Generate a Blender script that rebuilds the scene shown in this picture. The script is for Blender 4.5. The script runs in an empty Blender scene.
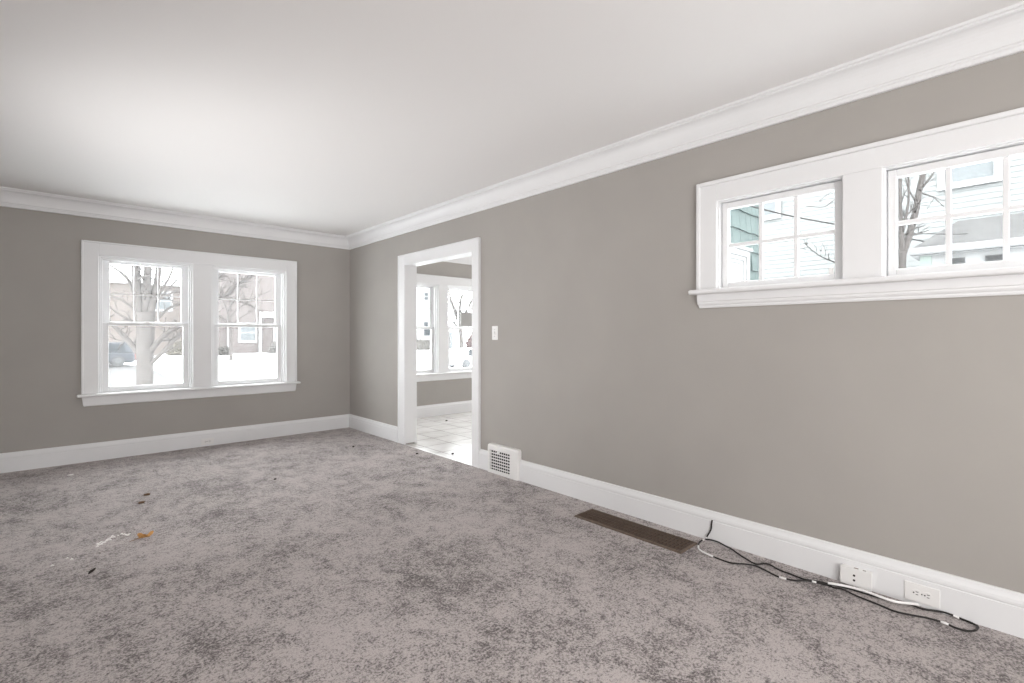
import bpy, bmesh, math, random
from mathutils import Vector, Matrix

S_ = bpy.context.scene
# ------------------------------------------------------------------ camera
FPX, CX, CY, CAMH, TH = 490.0, 512.0, 335.9, 1.22, 0.7481
cam_d = bpy.data.cameras.new('camera')
cam_d.sensor_width = 36.0
cam_d.lens = FPX / 1024 * 36.0
cam_d.shift_y = -(341.5 - CY) / 1024
cam_d.clip_start = 0.02
cam_d.clip_end = 300
cam = bpy.data.objects.new('camera', cam_d)
S_.collection.objects.link(cam)
cam.location = (0, 0, CAMH)
cam.rotation_euler = (math.pi / 2, 0, -TH)
S_.camera = cam

# ------------------------------------------------------------------ world, lamps, exposure
SKY = 10.0
wd = bpy.data.worlds.new('overcast_sky')
S_.world = wd
wd.use_nodes = True
bg = wd.node_tree.nodes['Background']
bg.inputs['Color'].default_value = (0.97, 0.985, 1.0, 1)
bg.inputs['Strength'].default_value = SKY

def area(name, loc, direction, sx, sy, power, color=(1, 1, 1)):
    l = bpy.data.lights.new(name, 'AREA')
    l.shape = 'RECTANGLE'
    l.size, l.size_y = sx, sy
    l.energy = power
    l.color = color
    o = bpy.data.objects.new(name, l)
    S_.collection.objects.link(o)
    o.location = loc
    o.rotation_euler = Vector(direction).to_track_quat('-Z', 'Y').to_euler()
    return o

# added fill lamp, out of view, just inside the solid rear wall
area('rear_fill', (0.95, -1.46, 1.25), (0.06, 1, 0.0), 3.4, 2.2, 150, (1.0, 0.99, 0.98))
# added spot lamp, unseen at the left, brightens the far ceiling
fl = bpy.data.lights.new('ceiling_fill', 'SPOT')
fl.energy = 205
fl.spot_size = math.radians(104)
fl.spot_blend = 1.0
fl.shadow_soft_size = 0.12
flo = bpy.data.objects.new('ceiling_fill', fl)
S_.collection.objects.link(flo)
flo.location = (-0.72, 3.5, 0.30)
flo.rotation_euler = Vector((3.3, 0.6, 2.1)).to_track_quat('-Z', 'Y').to_euler()
area('entry_fill', (7.75, 4.7, 1.4), (-1, 0, -0.1), 2.2, 1.5, 72, (1.0, 0.99, 0.98))  # added fill lamp, unseen, to brighten the next room

S_.view_settings.view_transform = 'Standard'
S_.view_settings.look = 'None'
S_.view_settings.exposure = 0.10
S_.view_settings.gamma = 1.0
S_.view_settings.use_curve_mapping = False
S_.cycles.use_denoising = True
S_.cycles.max_bounces = 10
S_.cycles.diffuse_bounces = 7
S_.cycles.transparent_max_bounces = 16
S_.cycles.sample_clamp_indirect = 8

# ------------------------------------------------------------------ helpers
COL = S_.collection

def at(px, py, d):
    a = (px - CX) / FPX
    s, c = math.sin(TH), math.cos(TH)
    return Vector(((s + c * a) * d, (c - s * a) * d, CAMH + (CY - py) / FPX * d))

def mat(name, color, rough=0.6, spec=0.3, metal=0.0, var=0.0, vscale=8.0, bump=0.0, bscale=200.0, bdist=0.002):
    m = bpy.data.materials.new(name)
    m.use_nodes = True
    nt = m.node_tree
    b = nt.nodes['Principled BSDF']
    b.inputs['Base Color'].default_value = (*color, 1)
    b.inputs['Roughness'].default_value = rough
    b.inputs['Specular IOR Level'].default_value = spec
    b.inputs['Metallic'].default_value = metal
    tc = nt.nodes.new('ShaderNodeTexCoord')
    if var > 0:
        n = nt.nodes.new('ShaderNodeTexNoise')
        n.inputs['Scale'].default_value = vscale
        n.inputs['Detail'].default_value = 6
        nt.links.new(tc.outputs['Object'], n.inputs['Vector'])
        r = nt.nodes.new('ShaderNodeValToRGB')
        r.color_ramp.elements[0].position = 0.3
        r.color_ramp.elements[1].position = 0.7
        r.color_ramp.elements[0].color = (*[x * (1 - var) for x in color], 1)
        r.color_ramp.elements[1].color = (*[min(1, x * (1 + var)) for x in color], 1)
        nt.links.new(n.outputs['Fac'], r.inputs['Fac'])
        nt.links.new(r.outputs['Color'], b.inputs['Base Color'])
    if bump > 0:
        n = nt.nodes.new('ShaderNodeTexNoise')
        n.inputs['Scale'].default_value = bscale
        n.inputs['Detail'].default_value = 3
        nt.links.new(tc.outputs['Object'], n.inputs['Vector'])
        bp = nt.nodes.new('ShaderNodeBump')
        bp.inputs['Strength'].default_value = bump
        bp.inputs['Distance'].default_value = bdist
        nt.links.new(n.outputs['Fac'], bp.inputs['Height'])
        nt.links.new(bp.outputs['Normal'], b.inputs['Normal'])
    return m

class MB:
    """collects shapes; build() links them as one mesh object"""
    def __init__(self, fn=None):
        self.bm = bmesh.new()
        self.fn = fn or (lambda p: p)
    def v(self, p):
        return self.bm.verts.new(self.fn(Vector(p)))
    def face(self, pts):
        return self.bm.faces.new([self.v(p) for p in pts])
    def box(self, a, b):
        x0, y0, z0 = [min(p, q) for p, q in zip(a, b)]
        x1, y1, z1 = [max(p, q) for p, q in zip(a, b)]
        vs = [self.v(p) for p in ((x0, y0, z0), (x1, y0, z0), (x1, y1, z0), (x0, y1, z0), (x0, y0, z1), (x1, y0, z1), (x1, y1, z1), (x0, y1, z1))]
        for f in ((0, 3, 2, 1), (4, 5, 6, 7), (0, 1, 5, 4), (1, 2, 6, 5), (2, 3, 7, 6), (3, 0, 4, 7)):
            self.bm.faces.new([vs[i] for i in f])
        return self
    def loft(self, rings, caps=True, closed=True):
        R = [[self.v(p) for p in r] for r in rings]
        n = len(R[0])
        for a, b in zip(R[:-1], R[1:]):
            for i in range(n if closed else n - 1):
                j = (i + 1) % n
                try:
                    self.bm.faces.new((a[i], a[j], b[j], b[i]))
                except ValueError:
                    pass
        if caps and closed:
            self.bm.faces.new(R[0][::-1])
            self.bm.faces.new(R[-1])
        return self
    def tube(self, pts, rad, n=8):
        pts = [Vector(p) for p in pts]
        rs = rad if isinstance(rad, (list, tuple)) else [rad] * len(pts)
        rings = []
        up = Vector((0.13, 0.21, 1)).normalized()
        for i, p in enumerate(pts):
            t = (pts[min(i + 1, len(pts) - 1)] - pts[max(i - 1, 0)])
            if t.length < 1e-9:
                t = Vector((0, 0, 1))
            t.normalize()
            a = t.cross(up)
            if a.length < 1e-3:
                a = t.cross(Vector((1, 0, 0)))
            a.normalize()
            b = t.cross(a)
            rings.append([p + (a * math.cos(q) + b * math.sin(q)) * rs[i] for q in [2 * math.pi * k / n for k in range(n)]])
        return self.loft(rings)
    def lathe(self, prof, origin, axis, n=20):
        ax = Vector(axis).normalized()
        u = ax.orthogonal().normalized()
        w = ax.cross(u)
        o = Vector(origin)
        return self.loft([[o + ax * h + (u * math.cos(2 * math.pi * k / n) + w * math.sin(2 * math.pi * k / n)) * r for k in range(n)] for r, h in prof])
    def build(self, name, m, parent=None, bevel=0.0, seg=2, smooth=False):
        bmesh.ops.recalc_face_normals(self.bm, faces=self.bm.faces)
        me = bpy.data.meshes.new(name)
        self.bm.to_mesh(me)
        self.bm.free()
        me.materials.append(m)
        if smooth:
            for p in me.polygons:
                p.use_smooth = True
        o = bpy.data.objects.new(name, me)
        COL.objects.link(o)
        if parent is not None:
            o.parent = parent
            o.matrix_parent_inverse = Matrix.Translation(parent.location).inverted()
        if bevel > 0:
            md = o.modifiers.new('edge', 'BEVEL')
            md.width = bevel
            md.segments = seg
            md.limit_method = 'ANGLE'
            md.angle_limit = math.radians(40)
        return o

def empty(name, loc):
    o = bpy.data.objects.new(name, None)
    o.location = loc
    o.empty_display_size = 0.1
    COL.objects.link(o)
    return o

def tag(o, label, cat, group=None, kind=None):
    o['label'] = label
    o['category'] = cat
    if group:
        o['group'] = group
    if kind:
        o['kind'] = kind
    return o

def struct(o, label=None, cat=None):
    o['kind'] = 'structure'
    if label:
        o['label'] = label
        o['category'] = cat
    return o

def spline(pts, k=6):
    P = [Vector(p) for p in pts]
    out = []
    for i in range(len(P) - 1):
        p0, p1, p2, p3 = P[max(i - 1, 0)], P[i], P[i + 1], P[min(i + 2, len(P) - 1)]
        for j in range(k):
            t = j / k
            out.append(0.5 * ((2 * p1) + (p2 - p0) * t + (2 * p0 - 5 * p1 + 4 * p2 - p3) * t * t + (3 * p1 - p0 - 3 * p2 + p3) * t ** 3))
    out.append(P[-1])
    return out

# ------------------------------------------------------------------ materials
M_wall = mat('greige_wall_paint', (0.376, 0.356, 0.333), 0.75, 0.2, var=0.025, vscale=2.5, bump=0.12, bscale=260, bdist=0.001)
M_ceil = mat('ceiling_paint', (0.80, 0.79, 0.785), 0.85, 0.1, bump=0.05, bscale=160)
M_trim = mat('white_trim_paint', (0.755, 0.756, 0.764), 0.40, 0.4, var=0.012, vscale=5)
M_plate = mat('white_plastic', (0.79, 0.78, 0.77), 0.34, 0.45)
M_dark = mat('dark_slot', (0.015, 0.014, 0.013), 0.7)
M_metalw = mat('white_enamel', (0.78, 0.77, 0.76), 0.36, 0.45)
M_brown = mat('brown_enamel', (0.080, 0.053, 0.038), 0.55, 0.4, var=0.18, vscale=20)
M_tan = mat('worn_bronze_edge', (0.115, 0.083, 0.062), 0.5, 0.35, var=0.2, vscale=30)
M_black = mat('black_cable_jacket', (0.022, 0.019, 0.018), 0.5, 0.35)
M_whitec = mat('white_cable_jacket', (0.85, 0.84, 0.83), 0.45, 0.4)
M_snow = mat('snow', (0.86, 0.87, 0.88), 0.8, 0.2, var=0.03, vscale=0.6)
M_slush = mat('wet_slush_road', (0.03931, 0.0383, 0.03931), 0.7, 0.2, var=0.15, vscale=0.7)
M_bark = mat('pale_bark', (0.05508, 0.04896, 0.04651), 0.9, 0.1, var=0.18, vscale=9)
M_roof = mat('grey_shingle_roof', (0.0648, 0.06336, 0.06336), 0.9, 0.1, var=0.22, vscale=7)
M_sidew = mat('white_vinyl_siding', (0.1596, 0.1652, 0.1652), 0.6, 0.1)
M_white_ext = mat('exterior_white_paint', (0.24, 0.24, 0.2424), 0.6, 0.1)
M_dkglass = mat('dim_house_glass', (0.0154, 0.0189, 0.0224), 0.5, 0.08)
M_ltglass = mat('bright_house_glass', (0.075, 0.082, 0.086), 0.2, 0.2)
M_tire = mat('tire_rubber', (0.04, 0.04, 0.042), 0.8)
M_hub = mat('alloy_wheel', (0.06, 0.062, 0.064), 0.5, 0.2)
M_hedge = mat('dull_hedge', (0.0455, 0.042, 0.0378), 0.9, 0.1, var=0.3, vscale=4)

def carpet_material():
    m = bpy.data.materials.new('mauve_grey_carpet')
    m.use_nodes = True
    nt = m.node_tree
    N, Lk = nt.nodes, nt.links
    b = N['Principled BSDF']
    b.inputs['Roughness'].default_value = 0.95
    b.inputs['Specular IOR Level'].default_value = 0.08
    b.inputs['Sheen Weight'].default_value = 0.25
    tc = N.new('ShaderNodeTexCoord')
    def noise(scale, det, rough, vec=None, dist=0.0):
        n = N.new('ShaderNodeTexNoise')
        n.inputs['Scale'].default_value = scale
        n.inputs['Detail'].default_value = det
        n.inputs['Roughness'].default_value = rough
        n.inputs['Distortion'].default_value = dist
        Lk.new(vec or tc.outputs['Object'], n.inputs['Vector'])
        return n.outputs['Fac']
    def ramp(fac, p0, p1, c0, c1):
        r = N.new('ShaderNodeValToRGB')
        r.color_ramp.elements[0].position = p0
        r.color_ramp.elements[1].position = p1
        r.color_ramp.elements[0].color = (*c0, 1)
        r.color_ramp.elements[1].color = (*c1, 1)
        Lk.new(fac, r.inputs['Fac'])
        return r.outputs['Color']
    def mix(mode, fac, a, bb):
        x = N.new('ShaderNodeMix')
        x.data_type = 'RGBA'
        x.blend_type = mode
        x.inputs[0].default_value = fac
        Lk.new(a, x.inputs[6])
        Lk.new(bb, x.inputs[7])
        return x.outputs[2]
    mp = N.new('ShaderNodeMapping')
    mp.inputs['Scale'].default_value = (1.0, 0.8, 1)
    Lk.new(tc.outputs['Object'], mp.inputs['Vector'])
    def wsum(terms):
        acc = None
        for out, w in terms:
            n = N.new('ShaderNodeMath'); n.operation = 'MULTIPLY_ADD'
            Lk.new(out, n.inputs[0])
            n.inputs[1].default_value = w
            n.inputs[2].default_value = 0.5 - 0.5 * w if acc is None else -0.5 * w
            if acc is not None:
                a2 = N.new('ShaderNodeMath'); a2.operation = 'ADD'
                Lk.new(acc, a2.inputs[0]); Lk.new(n.outputs[0], a2.inputs[1])
                acc = a2.outputs[0]
            else:
                acc = n.outputs[0]
        return acc
    # mottled pile colour, with the shade of leaning yarn painted in as dark clumps
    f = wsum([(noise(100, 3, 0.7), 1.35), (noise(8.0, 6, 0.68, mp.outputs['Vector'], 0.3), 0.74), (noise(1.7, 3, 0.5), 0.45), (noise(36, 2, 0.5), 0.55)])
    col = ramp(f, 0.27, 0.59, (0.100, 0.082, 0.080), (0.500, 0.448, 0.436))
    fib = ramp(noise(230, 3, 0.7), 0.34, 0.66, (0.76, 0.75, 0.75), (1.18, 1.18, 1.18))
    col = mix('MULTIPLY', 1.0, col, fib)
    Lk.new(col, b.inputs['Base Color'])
    ad = N.new('ShaderNodeMath'); ad.operation = 'ADD'
    Lk.new(noise(170, 4, 0.7), ad.inputs[0])
    Lk.new(noise(30, 5, 0.7), ad.inputs[1])
    bp = N.new('ShaderNodeBump')
    bp.inputs['Strength'].default_value = 0.7
    bp.inputs['Distance'].default_value = 0.008
    Lk.new(ad.outputs[0], bp.inputs['Height'])
    Lk.new(bp.outputs['Normal'], b.inputs['Normal'])
    return m

def grid_tile_material():
    m = bpy.data.materials.new('white_floor_tile')
    m.use_nodes = True
    nt = m.node_tree
    b = nt.nodes['Principled BSDF']
    b.inputs['Roughness'].default_value = 0.22
    b.inputs['Specular IOR Level'].default_value = 0.45
    tc = nt.nodes.new('ShaderNodeTexCoord')
    br = nt.nodes.new('ShaderNodeTexBrick')
    br.offset = 0.0
    br.inputs['Color1'].default_value = (0.74, 0.725, 0.715, 1)
    br.inputs['Color2'].default_value = (0.70, 0.685, 0.675, 1)
    br.inputs['Mortar'].default_value = (0.38, 0.365, 0.35, 1)
    br.inputs['Scale'].default_value = 1.0
    br.inputs['Mortar Size'].default_value = 0.006
    br.inputs['Brick Width'].default_value = 0.33
    br.inputs['Row Height'].default_value = 0.33
    nt.links.new(tc.outputs['Object'], br.inputs['Vector'])
    n = nt.nodes.new('ShaderNodeTexNoise')
    n.inputs['Scale'].default_value = 5
    n.inputs['Detail'].default_value = 7
    nt.links.new(tc.outputs['Object'], n.inputs['Vector'])
    r = nt.nodes.new('ShaderNodeValToRGB')
    r.color_ramp.elements[0].position = 0.35
    r.color_ramp.elements[1].position = 0.6
    r.color_ramp.elements[0].color = (0.88, 0.87, 0.86, 1)
    r.color_ramp.elements[1].color = (1, 1, 1, 1)
    nt.links.new(n.outputs['Fac'], r.inputs['Fac'])
    x = nt.nodes.new('ShaderNodeMix')
    x.data_type = 'RGBA'
    x.blend_type = 'MULTIPLY'
    x.inputs[0].default_value = 1
    nt.links.new(br.outputs['Color'], x.inputs[6])
    nt.links.new(r.outputs['Color'], x.inputs[7])
    nt.links.new(x.outputs[2], b.inputs['Base Color'])
    return m

def glass_material():
    m = bpy.data.materials.new('window_glass')
    m.use_nodes = True
    nt = m.node_tree
    nt.nodes.clear()
    o = nt.nodes.new('ShaderNodeOutputMaterial')
    t = nt.nodes.new('ShaderNodeBsdfTransparent')
    t.inputs['Color'].default_value = (0.96, 0.975, 0.97, 1)
    g = nt.nodes.new('ShaderNodeBsdfGlossy')
    g.inputs['Roughness'].default_value = 0.02
    f = nt.nodes.new('ShaderNodeFresnel')
    f.inputs['IOR'].default_value = 1.22
    mx = nt.nodes.new('ShaderNodeMixShader')
    ge = nt.nodes.new('ShaderNodeNewGeometry')
    iv = nt.nodes.new('ShaderNodeMath'); iv.operation = 'SUBTRACT'; iv.inputs[0].default_value = 1.0
    nt.links.new(ge.outputs['Backfacing'], iv.inputs[1])
    ml = nt.nodes.new('ShaderNodeMath'); ml.operation = 'MULTIPLY'
    nt.links.new(f.outputs[0], ml.inputs[0])
    nt.links.new(iv.outputs[0], ml.inputs[1])
    nt.links.new(ml.outputs[0], mx.inputs[0])
    nt.links.new(t.outputs[0], mx.inputs[1])
    nt.links.new(g.outputs[0], mx.inputs[2])
    # faint translucent white added as haze, washing out the view outside
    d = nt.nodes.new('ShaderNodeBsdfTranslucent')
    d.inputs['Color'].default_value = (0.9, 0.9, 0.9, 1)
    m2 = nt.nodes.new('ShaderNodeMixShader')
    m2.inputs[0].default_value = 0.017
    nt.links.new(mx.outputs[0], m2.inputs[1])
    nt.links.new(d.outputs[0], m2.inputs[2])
    nt.links.new(m2.outputs[0], o.inputs['Surface'])
    return m

def brick_material(name, c1, c2, mort):
    m = bpy.data.materials.new(name)
    m.use_nodes = True
    nt = m.node_tree
    b = nt.nodes['Principled BSDF']
    b.inputs['Roughness'].default_value = 0.9
    tc = nt.nodes.new('ShaderNodeTexCoord')
    mp = nt.nodes.new('ShaderNodeMapping')
    mp.inputs['Rotation'].default_value = (math.pi / 2, 0, 0)
    nt.links.new(tc.outputs['Object'], mp.inputs['Vector'])
    br = nt.nodes.new('ShaderNodeTexBrick')
    br.inputs['Color1'].default_value = (*c1, 1)
    br.inputs['Color2'].default_value = (*c2, 1)
    br.inputs['Mortar'].default_value = (*mort, 1)
    br.inputs['Scale'].default_value = 1
    br.inputs['Brick Width'].default_value = 0.24
    br.inputs['Row Height'].default_value = 0.08
    br.inputs['Mortar Size'].default_value = 0.01
    nt.links.new(mp.outputs['Vector'], br.inputs['Vector'])
    nt.links.new(br.outputs['Color'], b.inputs['Base Color'])
    return m

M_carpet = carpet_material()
M_tile = grid_tile_material()
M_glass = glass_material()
M_brick = brick_material('pinkish_brick', (0.06729, 0.05304, 0.05018), (0.05916, 0.04774, 0.0461), (0.07753, 0.07057, 0.06854))
M_brick2 = brick_material('orange_brick', (0.08236, 0.06419, 0.05745), (0.07392, 0.05914, 0.05238), (0.08661, 0.07817, 0.07263))

def shingle_material():
    m = bpy.data.materials.new('teal_shingle_paint')
    m.use_nodes = True
    nt = m.node_tree
    b = nt.nodes['Principled BSDF']
    b.inputs['Roughness'].default_value = 0.8
    tc = nt.nodes.new('ShaderNodeTexCoord')
    mp = nt.nodes.new('ShaderNodeMapping')
    mp.inputs['Scale'].default_value = (14, 14, 0.8)
    nt.links.new(tc.outputs['Object'], mp.inputs['Vector'])
    n = nt.nodes.new('ShaderNodeTexNoise')
    n.inputs['Scale'].default_value = 1
    n.inputs['Detail'].default_value = 5
    nt.links.new(mp.outputs['Vector'], n.inputs['Vector'])
    r = nt.nodes.new('ShaderNodeValToRGB')
    r.color_ramp.elements[0].position = 0.3
    r.color_ramp.elements[1].position = 0.7
    r.color_ramp.elements[0].color = (0.0456, 0.06576, 0.06384, 1)
    r.color_ramp.elements[1].color = (0.06576, 0.08785, 0.08498, 1)
    nt.links.new(n.outputs['Fac'], r.inputs['Fac'])
    nt.links.new(r.outputs['Color'], b.inputs['Base Color'])
    return m
M_teal = shingle_material()

# ------------------------------------------------------------------ room dimensions (metres)
XR, YB = 2.875, 6.293            # right wall face, back wall face
XL, YR = -0.95, -1.5             # left wall and rear wall, both outside the picture
ZC = 2.53                        # ceiling
WT = 0.12                        # wall thickness
XE = 7.45                        # far side of the next room
YE = 2.90                        # near side of the next room (inside face)
ZT = 2.75                        # top of the wall meshes
Z_STOOL, Z_HEAD = 0.655, 2.012
# facade double hung windows, openings along x
BACK_UNITS = [(0.293, 1.086), (1.257, 2.055)]
DX = 3.198
ENTRY_UNITS = [(a + DX, b + DX) for a, b in BACK_UNITS]
# high window in the right wall, openings along y
SIDE_UNITS = [(0.663, 1.305), (-0.135, 0.510)]
ZS0, ZS1 = 1.498, 2.020
DOOR = (3.638, 4.846, 2.012)

def wall(name, axis, face, out, u0, u1, z0, z1, holes, m):
    """a wall slab on one plane; axis is the direction it runs in; out = signed thickness; holes (ua, ub, za, zb)"""
    us = sorted({u0, u1, *[h[0] for h in holes], *[h[1] for h in holes]})
    zs = sorted({z0, z1, *[h[2] for h in holes], *[h[3] for h in holes]})
    mb = MB()
    for a, b in zip(us[:-1], us[1:]):
        for c, d in zip(zs[:-1], zs[1:]):
            um, zm = (a + b) / 2, (c + d) / 2
            if any(h[0] < um < h[1] and h[2] < zm < h[3] for h in holes):
                continue
            if axis == 'x':
                mb.box((a, face, c), (b, face + out, d))
            else:
                mb.box((face, a, c), (face + out, b, d))
    bmesh.ops.remove_doubles(mb.bm, verts=mb.bm.verts, dist=1e-5)
    # drop the doubled inner faces between neighbouring cells
    seen = {}
    for f in mb.bm.faces:
        seen.setdefault(frozenset(v.index for v in f.verts) if False else tuple(sorted((round(v.co.x, 4), round(v.co.y, 4), round(v.co.z, 4)) for v in f.verts)), []).append(f)
    dead = [f for fs in seen.values() if len(fs) > 1 for f in fs]
    bmesh.ops.delete(mb.bm, geom=dead, context='FACES_ONLY')
    return struct(mb.build(name, m))

hb = [(a, b, Z_STOOL - 0.02, Z_HEAD) for a, b in BACK_UNITS]
he = [(a, b, Z_STOOL - 0.02, Z_HEAD) for a, b in ENTRY_UNITS]
wall('wall_back', 'x', YB, WT, XL - WT, XR + WT, -0.05, ZT, hb, M_wall)
wall('wall_entry_back', 'x', YB, WT, XR + WT, XE + WT, -0.05, ZT, he, M_wall)
hs = [(a, b, ZS0 - 0.02, ZS1) for a, b in SIDE_UNITS]
wall('wall_right', 'y', XR, WT, YR - WT, YB, -0.05, ZT, hs + [(DOOR[0] - 0.02, DOOR[1] + 0.02, -0.05, DOOR[2] + 0.02)], M_wall)
wall('wall_left', 'y', XL, -WT, YR - WT, YB + WT, -0.05, ZT, [], M_wall)
wall('wall_rear', 'x', YR, -WT, XL, XR, -0.05, ZT, [], M_wall)
wall('wall_entry_front', 'x', YE, -0.10, XR + WT, XE, -0.05, ZT, [], M_wall)
wall('wall_entry_right', 'y', XE, 0.1, YE - 0.10, YB, -0.05, ZT, [(3.6, 5.8, 0.65, 2.15)], M_wall)
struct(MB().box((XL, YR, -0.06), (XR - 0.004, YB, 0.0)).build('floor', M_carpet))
struct(MB().box((XR - 0.004, YE, -0.06), (XE, YB, -0.004)).build('floor_entry', M_tile))
struct(MB().box((XL, YR, ZC), (XR, YB, ZC + 0.1)).build('ceiling', M_ceil))
struct(MB().box((XR + WT, YE, ZC), (XE, YB, ZC + 0.1)).build('ceiling_entry', M_ceil))
struct(MB().box((XL - 0.3, YR - 0.3, ZT), (XR + WT, YB + 0.25, ZT + 0.08)).build('roof_slab', M_ceil))
struct(MB().box((XR + WT, YE - 0.09, ZT), (XE + 0.14, YB + 0.25, ZT + 0.08)).build('roof_slab_entry', M_ceil))

# ------------------------------------------------------------------ mouldings
def cove_profile():
    p = [(0.0, 2.374), (0.016, 2.374), (0.020, 2.380), (0.020, 2.392), (0.024, 2.396), (0.024, 2.404), (0.030, 2.409)]
    for k in range(1, 9):           # the hollow of the cove
        a = math.radians(90 * k / 8)
        p.append((0.030 + 0.058 * (1 - math.cos(a)), 2.409 + 0.094 * math.sin(a) ** 1.0))
    p += [(0.094, 2.507), (0.094, 2.514), (0.103, 2.518), (0.103, ZC + 0.004), (0.0, ZC + 0.004)]
    return p
BASE_PROF = [(0.0, -0.01), (0.022, -0.01), (0.022, 0.118), (0.0195, 0.121), (0.0195, 0.124), (0.022, 0.127),
             (0.022, 0.136), (0.020, 0.146), (0.016, 0.155), (0.013, 0.163), (0.012, 0.170), (0.008, 0.174), (0.0, 0.174)]

def run(name, prof, axis, face, sgn, u0, u1, m0=0, m1=0):
    """moulding along a wall; m0/m1 = mitre slope at each end"""
    mb = MB()
    rings = []
    for u, mi in ((u0, m0), (u1, m1)):
        r = []
        for o, z in prof:
            w = u + mi * o
            r.append((w, face + sgn * o, z) if axis == 'x' else (face + sgn * o, w, z))
        rings.append(r)
    mb.loft(rings)
    o = mb.build(name, M_trim)
    me = o.data
    return struct(o)

CP = cove_profile()
run('trim_1', CP, 'x', YB, -1, XL, XR, 1, -1)
run('trim_2', CP, 'y', XR, -1, YR, YB, 1, -1)
run('trim_3', CP, 'x', YB, -1, XR + WT, XE, 1, -1)
run('trim_4', CP, 'y', XR + WT, 1, YE, YB, 1, -1)
run('trim_5', CP, 'y', XL, 1, YR, YB, 1, -1)
run('trim_6', CP, 'x', YR, 1, XL, XR, 1, -1)
run('baseboard_back', BASE_PROF, 'x', YB, -1, XL, XR, 1, -1)
run('baseboard_right', BASE_PROF, 'y', XR, -1, YR, 3.527, 1, 0)
run('baseboard_corner', BASE_PROF, 'y', XR, -1, 4.984, YB, 0, -1)
run('baseboard_left', BASE_PROF, 'y', XL, 1, YR, YB, 1, -1)
run('baseboard_rear', BASE_PROF, 'x', YR, 1, XL, XR, 1, -1)
run('baseboard_entry_back', BASE_PROF, 'x', YB, -1, XR + WT, XE, 1, -1)
run('baseboard_entry_right', BASE_PROF, 'y', XE, -1, YE, YB, 1, -1)

# ------------------------------------------------------------------ windows
def facade(face):                   # local (u along wall, d outward, z)
    return lambda p: Vector((p.x, face + p.y, p.z))
def sidewall(face):
    return lambda p: Vector((face + p.y, p.x, p.z))

def sash_frame(mb, u0, u1, z0, z1, d0, d1, st, top, bot):
    mb.box((u0, d0, z0), (u0 + st, d1, z1))
    mb.box((u1 - st, d0, z0), (u1, d1, z1))
    mb.box((u0 + st, d0, z1 - top), (u1 - st, d1, z1))
    mb.box((u0 + st, d0, z0), (u1 - st, d1, z0 + bot))

def double_hung(root, fn, u0, u1):
    zs, zh = Z_STOOL, Z_HEAD
    lo, hi = min(u0, u1), max(u0, u1)
    mb = MB(fn)                     # the frame the two sashes slide in, with its stops
    for a, b in ((lo, lo + 0.022), (hi - 0.022, hi)):
        mb.box((a, 0.0, zs), (b, 0.15, zh))
    mb.box((lo + 0.022, 0.0, zh - 0.022), (hi - 0.022, 0.15, zh))
    for a, b in ((lo + 0.022, lo + 0.036), (hi - 0.036, hi - 0.022)):
        mb.box((a, 0.022, zs), (b, 0.046, zh - 0.022))
        mb.box((a, 0.082, zs), (b + (0.0), 0.092, zh - 0.022))
    mb.box((lo + 0.036, 0.022, zh - 0.036), (hi - 0.036, 0.046, zh - 0.022))
    mb.box((lo, 0.046, zs - 0.02), (hi, 0.16, zs + 0.012))
    mb.build('jamb', M_trim, root, 0.003)
    a, b = lo + 0.024, hi - 0.024
    mb = MB(fn)
    sash_frame(mb, a, b, 1.330, zh - 0.022, 0.092, 0.122, 0.070, 0.037, 0.036)
    s = mb.build('upper_sash', M_trim, root, 0.004)
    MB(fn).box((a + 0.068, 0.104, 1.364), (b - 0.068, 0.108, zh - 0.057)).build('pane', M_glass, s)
    mb = MB(fn)
    ga, gb, gz0, gz1 = a + 0.068, b - 0.068, 1.364, zh - 0.057
    for k in (1, 2):
        uu = ga + (gb - ga) * k / 3
        mb.box((uu - 0.006, 0.098, gz0), (uu + 0.006, 0.114, gz1))
    zz = (gz0 + gz1) / 2 - 0.012
    mb.box((ga, 0.0985, zz - 0.006), (gb, 0.1135, zz + 0.006))
    mb.build('muntins', M_trim, s)
    mb = MB(fn)
    sash_frame(mb, a, b, zs + 0.012, 1.354, 0.048, 0.080, 0.060, 0.030, 0.042)
    s = mb.build('lower_sash', M_trim, root, 0.004)
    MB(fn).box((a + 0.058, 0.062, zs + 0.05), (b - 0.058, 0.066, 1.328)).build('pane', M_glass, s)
    mb = MB(fn)
    um = (a + b) / 2
    mb.box((um - 0.028, 0.054, 1.354), (um + 0.028, 0.076, 1.362))
    mb.box((um - 0.010, 0.044, 1.362), (um + 0.012, 0.072, 1.370))
    mb.build('sash_lock', M_plate, s, 0.002)

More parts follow.
